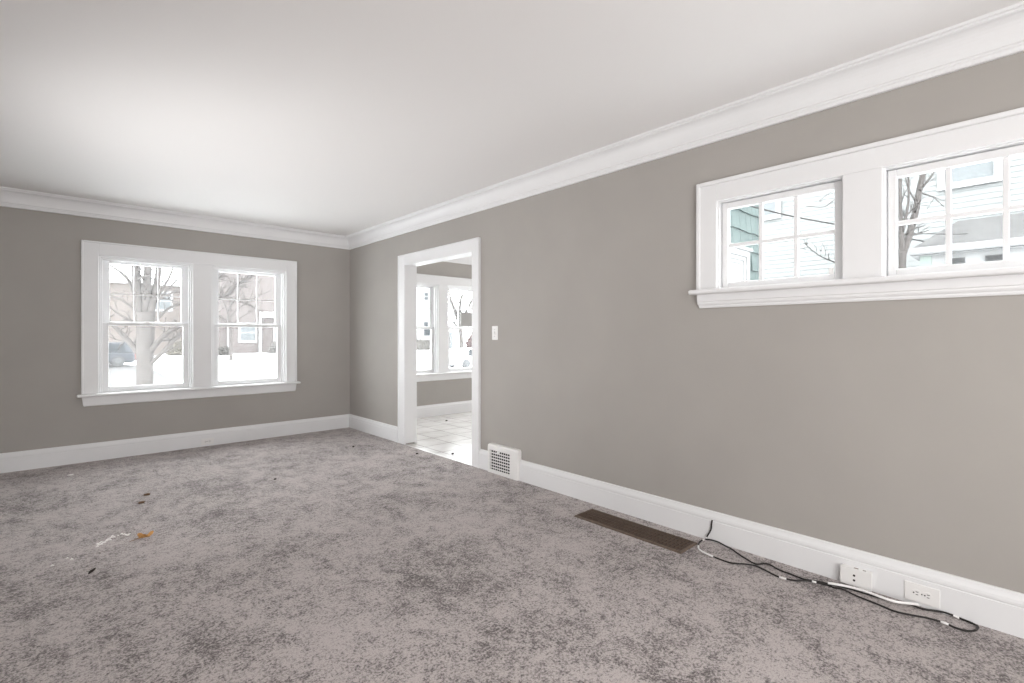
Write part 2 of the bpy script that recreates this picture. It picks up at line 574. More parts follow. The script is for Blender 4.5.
def facade_window(name, units, label):
    U0, U1 = units[0][0] - 0.121, units[1][1] + 0.121
    root = struct(empty(name, ((U0 + U1) / 2, YB, Z_STOOL)), label, 'window')
    fn = facade(YB)
    mb = MB(fn)
    zt = 2.140
    t = -0.022
    mb.box((U0, t, Z_STOOL), (units[0][0] + 0.004, 0, zt))
    mb.box((units[0][1] - 0.004, t, Z_STOOL), (units[1][0] + 0.004, 0, Z_HEAD - 0.004))
    mb.box((units[1][1] - 0.004, t, Z_STOOL), (U1, 0, zt))
    mb.box((units[0][0] + 0.004, t, Z_HEAD - 0.004), (units[1][1] - 0.004, 0, zt))
    mb.build('casing', M_trim, root, 0.004)
    mb = MB(fn)                     # raised band round the outside of the casing
    mb.box((U0 - 0.004, -0.030, Z_STOOL), (U0 + 0.012, 0, zt + 0.004))
    mb.box((U1 - 0.012, -0.030, Z_STOOL), (U1 + 0.004, 0, zt + 0.004))
    mb.box((U0 + 0.012, -0.030, zt - 0.012), (U1 - 0.012, 0, zt + 0.004))
    mb.build('back_band', M_trim, root, 0.004)
    MB(fn).box((U0 - 0.036, -0.066, Z_STOOL - 0.026), (U1 + 0.036, 0.05, Z_STOOL)).build('stool', M_trim, root, 0.010, 3)
    mb = MB(fn)
    prof = [(0, 0.536), (-0.012, 0.536), (-0.018, 0.540), (-0.021, 0.548), (-0.021, Z_STOOL - 0.026), (0, Z_STOOL - 0.026)]
    rings = []
    for u, k in ((U0, 1), (U1, -1)):
        rings.append([(u + k * (0.016 * (1 - min(1, (z - 0.536) / 0.035))), d, z) for d, z in prof])
    mb.loft(rings)
    mb.build('apron', M_trim, root, 0.002)
    for a, b in units:
        double_hung(root, fn, a, b)
    return root

facade_window('window_1', BACK_UNITS, 'white paired double-hung window in the grey wall left of the corner')
facade_window('window_3', ENTRY_UNITS, 'white paired double-hung window seen through the cased opening')

def side_window():
    U0, U1 = SIDE_UNITS[1][0] - 0.115, SIDE_UNITS[0][1] + 0.112
    root = struct(empty('window_2', (XR, (U0 + U1) / 2, ZS0)), 'wide high window with two gridded sashes in the long right wall', 'window')
    fn = sidewall(XR)
    a0, a1 = SIDE_UNITS[1]
    b0, b1 = SIDE_UNITS[0]
    zt, t = 2.134, -0.020
    mb = MB(fn)
    mb.box((U0, t, ZS0), (a0 + 0.004, 0, zt))
    mb.box((a1 - 0.004, t, ZS0), (b0 + 0.004, 0, ZS1 - 0.003))
    mb.box((b1 - 0.004, t, ZS0), (U1, 0, zt))
    mb.box((a0 + 0.004, t, ZS1 - 0.003), (b1 - 0.004, 0, zt))
    mb.build('casing', M_trim, root, 0.003)
    mb = MB(fn)
    mb.box((U0 - 0.004, -0.034, ZS0), (U0 + 0.018, 0, zt + 0.006))
    mb.box((U1 - 0.018, -0.034, ZS0), (U1 + 0.004, 0, zt + 0.006))
    mb.box((U0 + 0.018, -0.034, zt - 0.018), (U1 - 0.018, 0, zt + 0.006))
    mb.build('back_band', M_trim, root, 0.006, 3)
    MB(fn).box((U0 - 0.040, -0.066, ZS0 - 0.028), (U1 + 0.040, 0.04, ZS0)).build('stool', M_trim, root, 0.011, 3)
    mb = MB(fn)
    prof = [(0, 1.388), (-0.010, 1.388), (-0.014, 1.396), (-0.014, 1.404), (-0.019, 1.408), (-0.023, 1.416), (-0.023, 1.424), (-0.027, 1.428),
            (-0.027, ZS0 - 0.028), (0, ZS0 - 0.028)]
    rings = []
    for u, k in ((U0, 1), (U1, -1)):
        rings.append([(u + k * max(0, (0.020 + d) * 0.8), d, z) for d, z in prof])
    mb.loft(rings)
    mb.build('apron', M_trim, root)
    for lo, hi in SIDE_UNITS:
        mb = MB(fn)
        for a, b in ((lo, lo + 0.012), (hi - 0.012, hi)):
            mb.box((a, 0.0, ZS0), (b, 0.15, ZS1))
        mb.box((lo + 0.012, 0.0, ZS1 - 0.010), (hi - 0.012, 0.15, ZS1))
        mb.box((lo + 0.012, 0.0, ZS0 - 0.02), (hi - 0.012, 0.16, ZS0 + 0.003))
        mb.build('jamb', M_trim, root, 0.002)
        a, b = lo + 0.016, hi - 0.016
        mb = MB(fn)
        sash_frame(mb, a, b, ZS0 + 0.005, ZS1 - 0.014, 0.028, 0.066, 0.034, 0.036, 0.034)
        s = mb.build('sash', M_trim, root, 0.004)
        ga, gb, gz0, gz1 = a + 0.034, b - 0.034, ZS0 + 0.037, ZS1 - 0.048
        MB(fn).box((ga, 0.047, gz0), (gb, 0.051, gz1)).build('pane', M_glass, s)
        mb = MB(fn)
        for k in (1, 2):
            uu = ga + (gb - ga) * k / 3
            mb.box((uu - 0.010, 0.038, gz0), (uu + 0.010, 0.060, gz1))
        zz = (gz0 + gz1) / 2
        mb.box((ga, 0.0385, zz - 0.010), (gb, 0.0595, zz + 0.010))
        mb.build('muntins', M_trim, s, 0.002)
    mb = MB(fn)
    mb.box((SIDE_UNITS[0][0] + 0.052, 0.024, ZS0 + 0.038), (SIDE_UNITS[0][0] + 0.075, 0.031, ZS0 + 0.070))
    mb.build('latch', M_plate, root, 0.002)
side_window()

# ------------------------------------------------------------------ cased opening to the next room
def cased_opening():
    y0, y1, zh = DOOR
    root = struct(empty('door_1', (XR, (y0 + y1) / 2, 0)), 'white cased opening without a door in the long right wall', 'doorway')
    for name, face, s in (('casing', XR, -1), ('rear_casing', XR + WT, 1)):
        fn = lambda p, face=face, s=s: Vector((face + s * p.y, p.x, p.z))
        mb = MB(fn)
        o0, o1, zt = 3.525, 4.985, 2.130
        mb.box((o0, 0, -0.004), (y0 - 0.006, 0.022, zt))
        mb.box((y1 + 0.006, 0, -0.004), (o1, 0.022, zt))
        mb.box((y0 - 0.006, 0, zh + 0.006), (y1 + 0.006, 0.022, zt))
        mb.build(name, M_trim, root, 0.003)
        mb = MB(fn)
        mb.box((o0 - 0.003, 0, 0.0), (o0 + 0.012, 0.029, zt + 0.003))
        mb.box((o1 - 0.012, 0, 0.0), (o1 + 0.003, 0.029, zt + 0.003))
        mb.box((o0 + 0.012, 0, zt - 0.012), (o1 - 0.012, 0.029, zt + 0.003))
        mb.build('back_band', M_trim, root, 0.004)
    mb = MB()
    x0, x1 = XR - 0.016, XR + WT + 0.010
    mb.box((x0, y0 - 0.02, 0.012), (x1, y0, zh + 0.02))
    mb.box((x0, y1, 0.012), (x1, y1 + 0.02, zh + 0.02))
    mb.box((x0, y0, zh), (x1, y1, zh + 0.02))
    mb.build('jamb', M_trim, root, 0.002)
    MB().box((XR - 0.024, y0, -0.02), (XR - 0.002, y1, 0.002)).build('threshold_strip', mat('metal_threshold', (0.55, 0.54, 0.53), 0.4, 0.5, 0.5), root, 0.001)
cased_opening()

# ------------------------------------------------------------------ white register in the baseboard
def wall_register():
    y0, y1, z0, z1 = 2.980, 3.376, 0.004, 0.258
    root = tag(empty('wall_register', (XR - 0.022, (y0 + y1) / 2, 0)), 'white metal wall register in the baseboard beside the cased opening', 'vent')
    xf = XR - 0.048                 # front face
    ga, gb, gz0, gz1 = y0 + 0.095, y1 - 0.032, 0.030, 0.212
    # plate with rounded top corners and a rectangular hole
    def outline(inset, x):
        r = 0.022
        pts = [(x, y0 + inset, z0), (x, y1 - inset, z0)]
        for k in range(5):
            a = math.pi / 2 * k / 4
            pts.append((x, y1 - inset - r + r * math.cos(a), z1 - inset - r + r * math.sin(a)))
        for k in range(5):
            a = math.pi / 2 + math.pi / 2 * k / 4
            pts.append((x, y0 + inset + r + r * math.cos(a), z1 - inset - r + r * math.sin(a)))
        return pts
    mb = MB()
    rings = [outline(0, XR + 0.001), outline(0, XR - 0.036), outline(0.010, xf)]
    mb.loft(rings, caps=False)
    mb.face(rings[0][::-1])
    # front ring round the grille hole
    hole = [(xf, ga, gz0), (xf, gb, gz0), (xf, gb, gz1), (xf, ga, gz1)]
    o = rings[2]
    vs = [mb.v(p) for p in o]
    hv = [mb.v(p) for p in hole]
    dv = [mb.v((xf + 0.026, p[1], p[2])) for p in hole]
    mb.bm.faces.new((vs[0], vs[1], hv[1], hv[0]))
    mb.bm.faces.new((vs[1], *vs[2:7], hv[2], hv[1]))
    mb.bm.faces.new((vs[6], vs[7], hv[3], hv[2]))
    mb.bm.faces.new((*vs[7:12], vs[0], hv[0], hv[3]))
    for i in range(4):
        j = (i + 1) % 4
        mb.bm.faces.new((hv[i], hv[j], dv[j], dv[i]))
    bmesh.ops.remove_doubles(mb.bm, verts=mb.bm.verts, dist=1e-5)
    mb.build('frame', M_metalw, root)
    MB().box((xf + 0.022, ga, gz0), (xf + 0.026, gb, gz1)).build('duct_shade', M_dark, root)  # dark sheet painted in as the shade behind the grille
    mb = MB()
    n = 7
    dz = (gz1 - gz0) / n
    for k in range(n + 1):
        z = gz0 + dz * k
        mb.box((xf - 0.0005, ga, z - 0.0050), (xf + 0.0020, gb, z + 0.0050))
    ny = 10
    for k in range(ny + 1):
        y = ga + (gb - ga) * k / ny
        mb.box((xf + 0.0003, y - 0.0022, gz0), (xf + 0.0018, y + 0.0022, gz1))
    mb.build('grille', M_metalw, root)
    mb = MB()
    yl = ga + (gb - ga) * 0.52
    mb.box((xf - 0.016, yl - 0.012, gz1 - 0.016), (xf + 0.003, yl + 0.014, gz1 - 0.007))
    mb.build('lever', M_metalw, root, 0.002)
wall_register()

# ------------------------------------------------------------------ brown floor register
def floor_register():
    x0, x1, y0, y1 = 2.556, 2.757, 1.366, 2.143
    root = tag(empty('floor_register', ((x0 + x1) / 2, (y0 + y1) / 2, 0)), 'long brown metal register set in the carpet along the baseboard', 'vent')
    mb = MB()
    e, h = 0.014, 0.009
    outer = [(x0, y0), (x1, y0), (x1, y1), (x0, y1)]
    inner = [(x0 + e, y0 + e), (x1 - e, y0 + e), (x1 - e, y1 - e), (x0 + e, y1 - e)]
    mid = [(x0 + 0.007, y0 + 0.007), (x1 - 0.007, y0 + 0.007), (x1 - 0.007, y1 - 0.007), (x0 + 0.007, y1 - 0.007)]
    mb.loft([[(a, b, 0.0) for a, b in outer], [(a, b, h) for a, b in mid], [(a, b, h) for a, b in inner], [(a, b, 0.001) for a, b in inner]], caps=False)
    mb.build('frame', M_tan, root)
    MB().box((x0 + e, y0 + e, 0.0005), (x1 - e, y1 - e, 0.002)).build('duct_shade', M_dark, root)  # near-black sheet stands in for shade below the louvres
    mb = MB()
    n = 30
    for k in range(n):              # slanted cross louvres
        y = y0 + e + (y1 - y0 - 2 * e) * (k + 0.5) / n
        mb.loft([[(x, y - 0.0075, 0.0025), (x, y - 0.0055, 0.0025), (x, y + 0.0070, 0.0086), (x, y + 0.0045, 0.0088)] for x in (x0 + e, x1 - e)])
    for x in (x0 + 0.056, x0 + 0.1005, x1 - 0.056):
        mb.box((x - 0.003, y0 + e, 0.003), (x + 0.003, y1 - e, 0.0082))
    mb.build('louvres', M_brown, root)
    mb = MB()
    mb.box((x0 + 0.045, y1 - 0.12, 0.008), (x0 + 0.055, y1 - 0.09, 0.016))
    mb.build('damper_lever', M_brown, root, 0.002)
floor_register()

# ------------------------------------------------------------------ switch and outlets
def light_switch():
    yc, zc = 3.319, 1.246
    root = tag(empty('light_switch', (XR, yc, zc)), 'white toggle light switch on the grey wall beside the cased opening', 'light switch')
    MB().box((XR - 0.006, yc - 0.038, zc - 0.062), (XR, yc + 0.038, zc + 0.062)).build('wall_plate', M_plate, root, 0.004, 3)
    mb = MB()
    mb.box((XR - 0.0065, yc - 0.006, zc - 0.013), (XR - 0.0055, yc + 0.006, zc + 0.013))
    mb.build('toggle_slot', mat('shaded_plastic', (0.45, 0.44, 0.43), 0.5), root)
    MB().loft([[(XR - 0.005, yc - 0.004, zc - 0.010), (XR - 0.005, yc + 0.004, zc - 0.010), (XR - 0.005, yc + 0.004, zc + 0.004), (XR - 0.005, yc - 0.004, zc + 0.004)],
               [(XR - 0.019, yc - 0.003, zc - 0.015), (XR - 0.019, yc + 0.003, zc - 0.015), (XR - 0.019, yc + 0.003, zc - 0.008), (XR - 0.019, yc - 0.003, zc - 0.008)]]).build('toggle', M_plate, root)
    for z in (zc - 0.03, zc + 0.03):
        MB().lathe([(0.003, 0), (0.003, 0.0012), (0.0015, 0.0018)], (XR - 0.0058, yc, z), (-1, 0, 0), 10).build('screw', M_hub, root)
light_switch()

def duplex(face, fn, uc, zc, hw, hh, label, slots, depth=0.006):
    """horizontal duplex outlet; fn maps (u, d, z)"""
    root = tag(empty('outlet', fn(Vector((uc, 0, zc)))), label, 'outlet')
    MB(fn).box((uc - hw, 0, zc - hh), (uc + hw, -depth, zc + hh)).build('cover_plate', M_plate, root, 0.003, 3)
    for s in (-1, 1):
        c = uc + s * 0.0195
        mb = MB(fn)
        mb.loft([[(c + 0.0165 * math.cos(a) if abs(math.cos(a)) < 0.8 else c + 0.0145 * math.copysign(1, math.cos(a)), -d, zc + 0.0165 * math.sin(a)) for a in [2 * math.pi * k / 20 for k in range(20)]] for d in (depth - 0.001, depth + 0.0022)])
        r = mb.build('receptacle', M_plate, root)
        mb = MB(fn)
        d0, d1 = -depth - 0.0017, -depth - 0.0026
        mb.box((c - 0.008, d0, zc + 0.0045), (c + 0.002, d1, zc + 0.0075))
        mb.box((c - 0.007, d0, zc - 0.0075), (c + 0.002, d1, zc - 0.0045))
        mb.lathe([(0.0032, 0), (0.0032, 0.0009)], fn(Vector((c + 0.009, d0, zc))) if False else (c + 0.009, d0, zc), (0, -1, 0), 10)
        mb.build('slots', slots, r)
    MB(fn).lathe([(0.0028, 0), (0.0028, 0.0012)], (uc, -depth + 0.0002, zc), (0, -1, 0), 10).build('screw', M_hub, root)
    return root

fr = sidewall(XR - 0.022)
duplex(XR, fr, 0.361, 0.058, 0.062, 0.042, 'flush white duplex outlet set sideways in the right-hand baseboard, beside the boxy jack', M_dark)
fb = facade(YB - 0.022)
duplex(YB, fb, 1.220, 0.052, 0.060, 0.034, 'small white outlet set low in the baseboard under the paired window', mat('grey_slots', (0.16, 0.16, 0.16), 0.7), 0.003)

def jack_box():
    y0, y1, z0, z1 = 0.540, 0.668, 0.010, 0.097
    root = tag(empty('jack_box', (XR - 0.022, (y0 + y1) / 2, z0)), 'raised white jack box with two round holes mounted on the baseboard', 'outlet')
    xa, xb = XR - 0.022, XR - 0.056
    MB().box((xa, y0 + 0.004, z0 + 0.003), (xb + 0.006, y1 - 0.004, z1 - 0.003)).build('box', M_plate, root, 0.003)
    MB().box((xb + 0.006, y0, z0), (xb, y1, z1)).build('cover_plate', M_plate, root, 0.003, 3)
    yc = 0.6105
    for z in (0.040, 0.063):
        MB().lathe([(0.0052, -0.001), (0.0052, 0.0008), (0.0035, 0.0008), (0.0035, 0.0005)], (xb, yc, z), (-1, 0, 0), 14).build('hole', M_dark, root)
    mb = MB()
    mb.box((xb + 0.010, 0.596, z1 - 0.004), (xb + 0.020, 0.614, z1 - 0.002))
    mb.box((xb + 0.010, 0.566, z1 - 0.004), (xb + 0.018, 0.578, z1 - 0.002))
    mb.build('scuff', mat('brown_scuff', (0.25, 0.21, 0.19), 0.8), root)
jack_box()

# ------------------------------------------------------------------ cables on the carpet
LOOP = [(2.831,1.358),(2.800,1.361),(2.760,1.359),(2.719,1.345),(2.690,1.329),(2.666,1.307),(2.645,1.268),(2.638,1.206),(2.640,1.146),(2.650,1.112),(2.680,1.060),(2.692,1.018),(2.684,0.964),(2.668,0.905),(2.673,0.853),(2.682,0.819),(2.722,0.777),(2.737,0.749),(2.753,0.697),(2.745,0.677),(2.749,0.639),(2.726,0.579),(2.722,0.511),(2.710,0.439),(2.718,0.388),(2.734,0.331),(2.743,0.277),(2.739,0.239),(2.746,0.208),(2.764,0.185),(2.791,0.176),(2.816,0.178),(2.836,0.197),(2.843,0.216),(2.845,0.250),(2.845,0.277),(2.843,0.302),(2.826,0.348),(2.823,0.369),(2.822,0.408),(2.799,0.454),(2.792,0.498),(2.795,0.562),(2.789,0.631),(2.760,0.698),(2.750,0.736),(2.746,0.761),(2.735,0.803),(2.738,0.865),(2.739,0.923),(2.763,0.971),(2.760,1.002),(2.728,1.031),(2.748,1.087),(2.773,1.141),(2.810,1.196),(2.835,1.244),(2.840,1.284),(2.832,1.322),(2.810,1.346)]
def cables():
    rnd = random.Random(5)
    upper = [(2.846, 1.322, 0.127), (2.846, 1.3265, 0.100), (2.845, 1.3275, 0.077), (2.843, 1.335, 0.055), (2.841, 1.344, 0.038), (2.838, 1.353, 0.018)]
    n = len(LOOP)
    pts = upper + [(x, y, 0.0075 + (0.007 if i > n - 4 else 0.0) + 0.003 * math.sin(i * 1.3)) for i, (x, y) in enumerate(LOOP)]
    P = spline(pts, 5)
    mb = MB()
    mb.tube(P, 0.0042, 8)
    root = mb.build('cable', M_black, None, smooth=True)
    tag(root, 'long black cable lying in a flattened loop along the right baseboard', 'cable')
    def wrap(i0, i1, r=0.0050):
        MB().tube(P[i0:i1], r, 8).build('white_wrap', M_whitec, root, smooth=True)
    b = len(upper) * 5
    for i in (0.4, 13.2, 16.4, 25.8, 33.6):
        wrap(int(b + i * 5), int(b + i * 5) + 4)
    wrap(b + 3 * 5, b + 7 * 5, 0.0050)
    wrap(b - 6, b + 2, 0.0050)
    W = [(2.742, 0.700), (2.772, 0.628), (2.782, 0.559), (2.772, 0.494), (2.772, 0.444), (2.796, 0.404), (2.818, 0.370)]
    w = MB().tube(spline([(x, y, 0.0208) for x, y in W], 6), 0.0058, 8).build('white_cable', M_whitec, None, smooth=True)
    tag(w, 'short white cable lying over the black loop below the jack box', 'cable')
cables()

# ------------------------------------------------------------------ bits on the floor
def dry_leaf():
    c = Vector((0.387, 3.66, 0.006))
    out = []
    n = 22
    for k in range(n):
        a = 2 * math.pi * k / n
        r = 0.034 * (0.66 + 0.34 * abs(math.cos(2.5 * a)))
        out.append((c.x + r * 1.25 * math.cos(a), c.y + r * 0.85 * math.sin(a), c.z + 0.020 + 0.012 * math.sin(3 * a + 0.8)))
    mb = MB()
    top = [mb.v(p) for p in out]
    cc = mb.v((c.x, c.y, c.z + 0.004))
    bot = [mb.v((p[0], p[1], p[2] - 0.0012)) for p in out]
    cb = mb.v((c.x, c.y, c.z + 0.0026))
    for k in range(n):
        j = (k + 1) % n
        mb.bm.faces.new((cc, top[k], top[j]))
        mb.bm.faces.new((cb, bot[j], bot[k]))
        mb.bm.faces.new((top[k], bot[k], bot[j], top[j]))
    o = mb.build('dried_leaf', mat('orange_dry_leaf', (0.44, 0.235, 0.085), 0.7, var=0.3, vscale=60))
    tag(o, 'curled orange dried leaf lying on the carpet', 'leaf')
    MB().tube([(c.x - 0.03, c.y - 0.005, c.z + 0.010), (c.x - 0.055, c.y - 0.008, c.z + 0.004), (c.x - 0.075, c.y - 0.006, c.z + 0.001)], [0.0016, 0.0014, 0.001], 6).build('stem', mat('leaf_stem', (0.25, 0.13, 0.07), 0.7), o)
dry_leaf()

def crumb(name, c, size, m, label, cat, seed, group=None, flat=0.5):
    rnd = random.Random(seed)
    mb = MB()
    bmesh.ops.create_icosphere(mb.bm, subdivisions=2, radius=1.0)
    for v in mb.bm.verts:
        k = 0.7 + 0.5 * rnd.random()
        v.co = Vector((c[0] + v.co.x * size[0] * k, c[1] + v.co.y * size[1] * k, c[2] + (v.co.z * k + 0.8) * size[0] * flat))
    o = mb.build(name, m)
    return tag(o, label, cat, group)
M_char = mat('dark_brown_debris', (0.035, 0.025, 0.022), 0.8)
M_rust = mat('brown_leaf_bit', (0.17, 0.10, 0.06), 0.8)
M_lint = mat('white_lint', (0.82, 0.80, 0.78), 0.9)
def blade(name, c, ang, ln, wd, m, label, cat):
    mb = MB()
    d = Vector((math.cos(ang), math.sin(ang), 0))
    s = Vector((-d.y, d.x, 0))
    rings = []
    for t, w, z in ((-1, 0.15, 0.004), (-0.5, 0.8, 0.008), (0, 1.0, 0.012), (0.5, 0.8, 0.014), (1, 0.15, 0.018)):
        p = Vector(c) + d * (t * ln) + Vector((0, 0, z))
        rings.append([p - s * wd * w, p + Vector((0, 0, 0.004 * w)), p + s * wd * w, p - Vector((0, 0, 0.002))])
    mb.loft(rings)
    return tag(mb.build(name, m), label, cat)
blade('dark_leaf_fragment', (0.131, 3.319, 0.0), 0.75, 0.020, 0.012, M_char, 'dark shrivelled leaf fragment on the carpet nearest the camera', 'leaf')
crumb('debris', (2.382, 5.127, 0), (0.013, 0.010), M_char, 'dark crumb on the carpet near the far corner of the room', 'debris', 2)
crumb('debris', (2.722, 4.375, 0), (0.014, 0.011), M_char, 'dark crumb on the carpet just outside the cased opening', 'debris', 3)
crumb('debris', (3.000, 4.135, -0.004), (0.016, 0.012), M_char, 'dark crumb on the white tile close to the opening', 'debris', 4)
crumb('debris', (4.098, 5.798, -0.004), (0.018, 0.013), M_char, 'dark crumb on the white tile toward the far baseboard', 'debris', 5)
crumb('debris', (1.355, 4.418, 0), (0.012, 0.010), M_char, 'tiny dark crumb alone on the open carpet toward the window', 'debris', 6)
crumb('leaf_crumb', (0.450, 4.458, 0), (0.024, 0.016), M_rust, 'brown leaf crumb on the carpet behind the orange leaf', 'leaf', 7, flat=0.35)
crumb('leaf_crumb', (0.503, 4.652, 0), (0.022, 0.015), M_rust, 'brown leaf crumb farther back on the carpet, toward the window', 'leaf', 8, flat=0.35)
crumb('lint', (0.085, 5.76, 0), (0.022, 0.012), M_lint, 'pale fleck of lint on the carpet near the back baseboard', 'lint', 9, flat=0.3)
def lint_trail():
    rnd = random.Random(12)
    mb = MB()
    spots = []
    for k in range(30):
        t = rnd.random()
        spots.append((0.17 + 0.11 * t + rnd.gauss(0, 0.012), 3.735 + 0.10 * t + rnd.gauss(0, 0.014)))
    for k in range(8):
        spots.append((0.31 + rnd.gauss(0, 0.012), 3.80 + rnd.gauss(0, 0.012)))
    for k in range(3):
        spots.append((0.05 + rnd.gauss(0, 0.05), 3.55 + rnd.gauss(0, 0.03)))
    for x, y in spots:
        r = 0.0018 + 0.0034 * rnd.random()
        mb.tube([(x - r * 1.5, y, 0.003), (x, y + r * 0.5, 0.004 + r * 0.4), (x + r * 1.5, y - r * 0.3, 0.003)], [r * 0.4, r, r * 0.4], 5)
    tag(mb.build('lint_scatter', M_lint), 'scatter of white lint on the carpet beside the orange leaf', 'lint', kind='stuff')
lint_trail()

# grey board leaning in the window of the next room
bd = MB().box((4.722, 6.290, 1.366), (5.10, 6.312, 1.600)).build('grey_panel', mat('grey_board', (0.40, 0.395, 0.385), 0.7), None, 0.004)
tag(bd, 'blank grey rectangular panel against the glass of the next room window', 'panel')

# ------------------------------------------------------------------ outdoors: ground
def smooth(t):
    t = max(0.0, min(1.0, t))
    return t * t * (3 - 2 * t)
def ground_z(x, y):
    z = -0.72 + 0.52 * smooth((y - 30) / 12) * smooth((x - 4.2) / 1.6)
    z += 0.10 * math.exp(-((x - 6.0) / 2.2) ** 2 - ((y - 33) / 5) ** 2)
    z -= 0.60 * smooth((x - 15) / 3) * math.exp(-((y - 28.5) / 4) ** 2)
    z += 0.02 * math.sin(x * 1.7 + y * 0.6) * math.sin(y * 0.9)
    return z
def ground():
    mb = MB()
    xs = [-30 + 1.5 * i for i in range(75)]
    ys = [-20 + 1.5 * i for i in range(70)]
    G = [[mb.v((x, y, ground_z(x, y))) for y in ys] for x in xs]
    for i in range(len(xs) - 1):
        for j in range(len(ys) - 1):
            mb.bm.faces.new((G[i][j], G[i + 1][j], G[i + 1][j + 1], G[i][j + 1]))
    struct(mb.build('ground', M_snow, smooth=True))
    mb = MB()
    poly = [(-8, 44), (2.5, 44), (4.15, 37.0), (3.9, 32.7), (3.74, 28.2), (3.55, 23.1), (2.6, 16.2), (-8, 15.8)]
    mb.loft([[(x, y, -0.80) for x, y in poly], [(x, y, -0.655) for x, y in poly]])
    struct(mb.build('street', M_slush))
ground()

# ------------------------------------------------------------------ outdoors: trees
def limb(mb, pts, r0, r1, rnd, twigs, tl, n=7):
    P = spline(pts, 4)
    m = len(P)
    mb.tube(P, [r0 + (r1 - r0) * i / (m - 1) for i in range(m)], n)
    for k in range(twigs):
        i = rnd.randrange(m // 5, m)
        t = (P[min(i + 1, m - 1)] - P[max(i - 1, 0)]).normalized()
        d = (t * 0.6 + Vector((rnd.uniform(-1, 1), rnd.uniform(-1, 1), rnd.uniform(-0.4, 0.9))).normalized()).normalized()
        L = tl * rnd.uniform(0.4, 1.1)
        q0 = P[i]
        q1 = q0 + d * L * 0.5 + Vector((0, 0, rnd.uniform(-0.05, 0.1))) * L
        d2 = (d + Vector((rnd.uniform(-.6, .6), rnd.uniform(-.6, .6), rnd.uniform(-.3, .6)))).normalized()
        q2 = q1 + d2 * L * 0.5
        rr = max(0.004, (r0 + (r1 - r0) * i / (m - 1)) * 0.32)
        mb.tube([q0, q1, q2], [rr, rr * 0.7, rr * 0.3], 5)
        for _ in range(2):
            d3 = (d2 + Vector((rnd.uniform(-.9, .9), rnd.uniform(-.9, .9), rnd.uniform(-.5, .8)))).normalized()
            mb.tube([q1, q1 + d3 * L * 0.45], [rr * 0.5, rr * 0.2], 4)

def tree(label, d, trunk, r0, r1, limbs, seed, m=M_bark, spread=0.6, name='bare_tree', zbase=-0.75):
    rnd = random.Random(seed)
    pts = [at(*p, d) for p in trunk]
    base = Vector((pts[0].x, pts[0].y, zbase))
    mb = MB()
    mb.tube([base] + spline(pts, 4), [r0 * 1.25] + [r0 + (r1 - r0) * i / (4 * (len(pts) - 1)) for i in range(4 * (len(pts) - 1) + 1)], 12)
    root = mb.build(name, m, smooth=True)
    tag(root, label, 'tree')
    for pp, a, b, tw, tl in limbs:
        tw = int(tw * 1.8)
        off = rnd.uniform(-spread, spread)
        q = [at(x, y, d + off * i / max(1, len(pp) - 1)) for i, (x, y) in enumerate(pp)]
        mb = MB()
        limb(mb, q, a, b, rnd, tw, tl)
        mb.build('branch', m, root, smooth=True)
    return root

tree('thick pale bare tree with several upright limbs outside the paired window', 12,
     [(144.5, 392), (145, 360), (145.5, 332), (146, 312)], 0.165, 0.20, [
    ([(141, 318), (137.5, 292), (135.5, 266), (134, 220)], 0.115, 0.08, 5, 0.8),
    ([(146, 314), (147, 288), (148, 264), (150, 215)], 0.10, 0.07, 5, 0.8),
    ([(150, 316), (155, 292), (159, 268), (163, 220)], 0.085, 0.055, 6, 0.8),
    ([(154, 302), (165, 285), (171, 273), (184, 240)], 0.035, 0.018, 6, 0.6),
    ([(158, 300), (172, 285), (181, 275), (196, 258)], 0.028, 0.012, 6, 0.6),
    ([(135, 296), (128, 280), (120, 272), (110, 265), (92, 252)], 0.035, 0.014, 7, 0.6),
    ([(135, 287), (126, 276), (118, 270), (104, 268)], 0.02, 0.01, 5, 0.5),
    ([(138, 324), (126, 318), (116, 312), (104, 302)], 0.035, 0.014, 8, 0.6),
    ([(136, 312), (126, 303), (116, 298), (104, 296)], 0.03, 0.012, 8, 0.6),
    ([(156, 320), (168, 309), (181, 303), (196, 299)], 0.04, 0.016, 8, 0.6),
    ([(156, 300), (170, 294), (182, 288), (196, 276)], 0.03, 0.012, 8, 0.6),
    ([(142, 357), (132, 345), (121, 333), (113, 325), (98, 312)], 0.075, 0.04, 8, 0.6),
    ([(148, 354), (158, 342), (170, 331), (182, 326), (198, 318)], 0.07, 0.035, 8, 0.6),
    ([(150, 364), (160, 355), (172, 342), (184, 332), (200, 320)], 0.055, 0.03, 8, 0.6)], 3)
tree('bare tree standing behind the post between the paired window sashes', 15,
     [(203, 385), (203.5, 340), (203, 296)], 0.13, 0.11, [
    ([(203, 302), (222, 297), (236, 286), (250, 275), (264, 262)], 0.07, 0.025, 22, 0.9),
    ([(204, 294), (220, 296), (238, 301), (252, 306), (268, 316)], 0.05, 0.016, 20, 0.8),
    ([(204, 312), (216, 314), (226, 322), (232, 332)], 0.03, 0.012, 10, 0.7),
    ([(203, 296), (214, 282), (226, 272), (240, 262)], 0.045, 0.016, 20, 0.8),
    ([(203, 298), (206, 270), (214, 245), (226, 215)], 0.08, 0.04, 8, 0.9),
    ([(203, 298), (199, 270), (196, 230)], 0.07, 0.04, 8, 0.9)], 8)
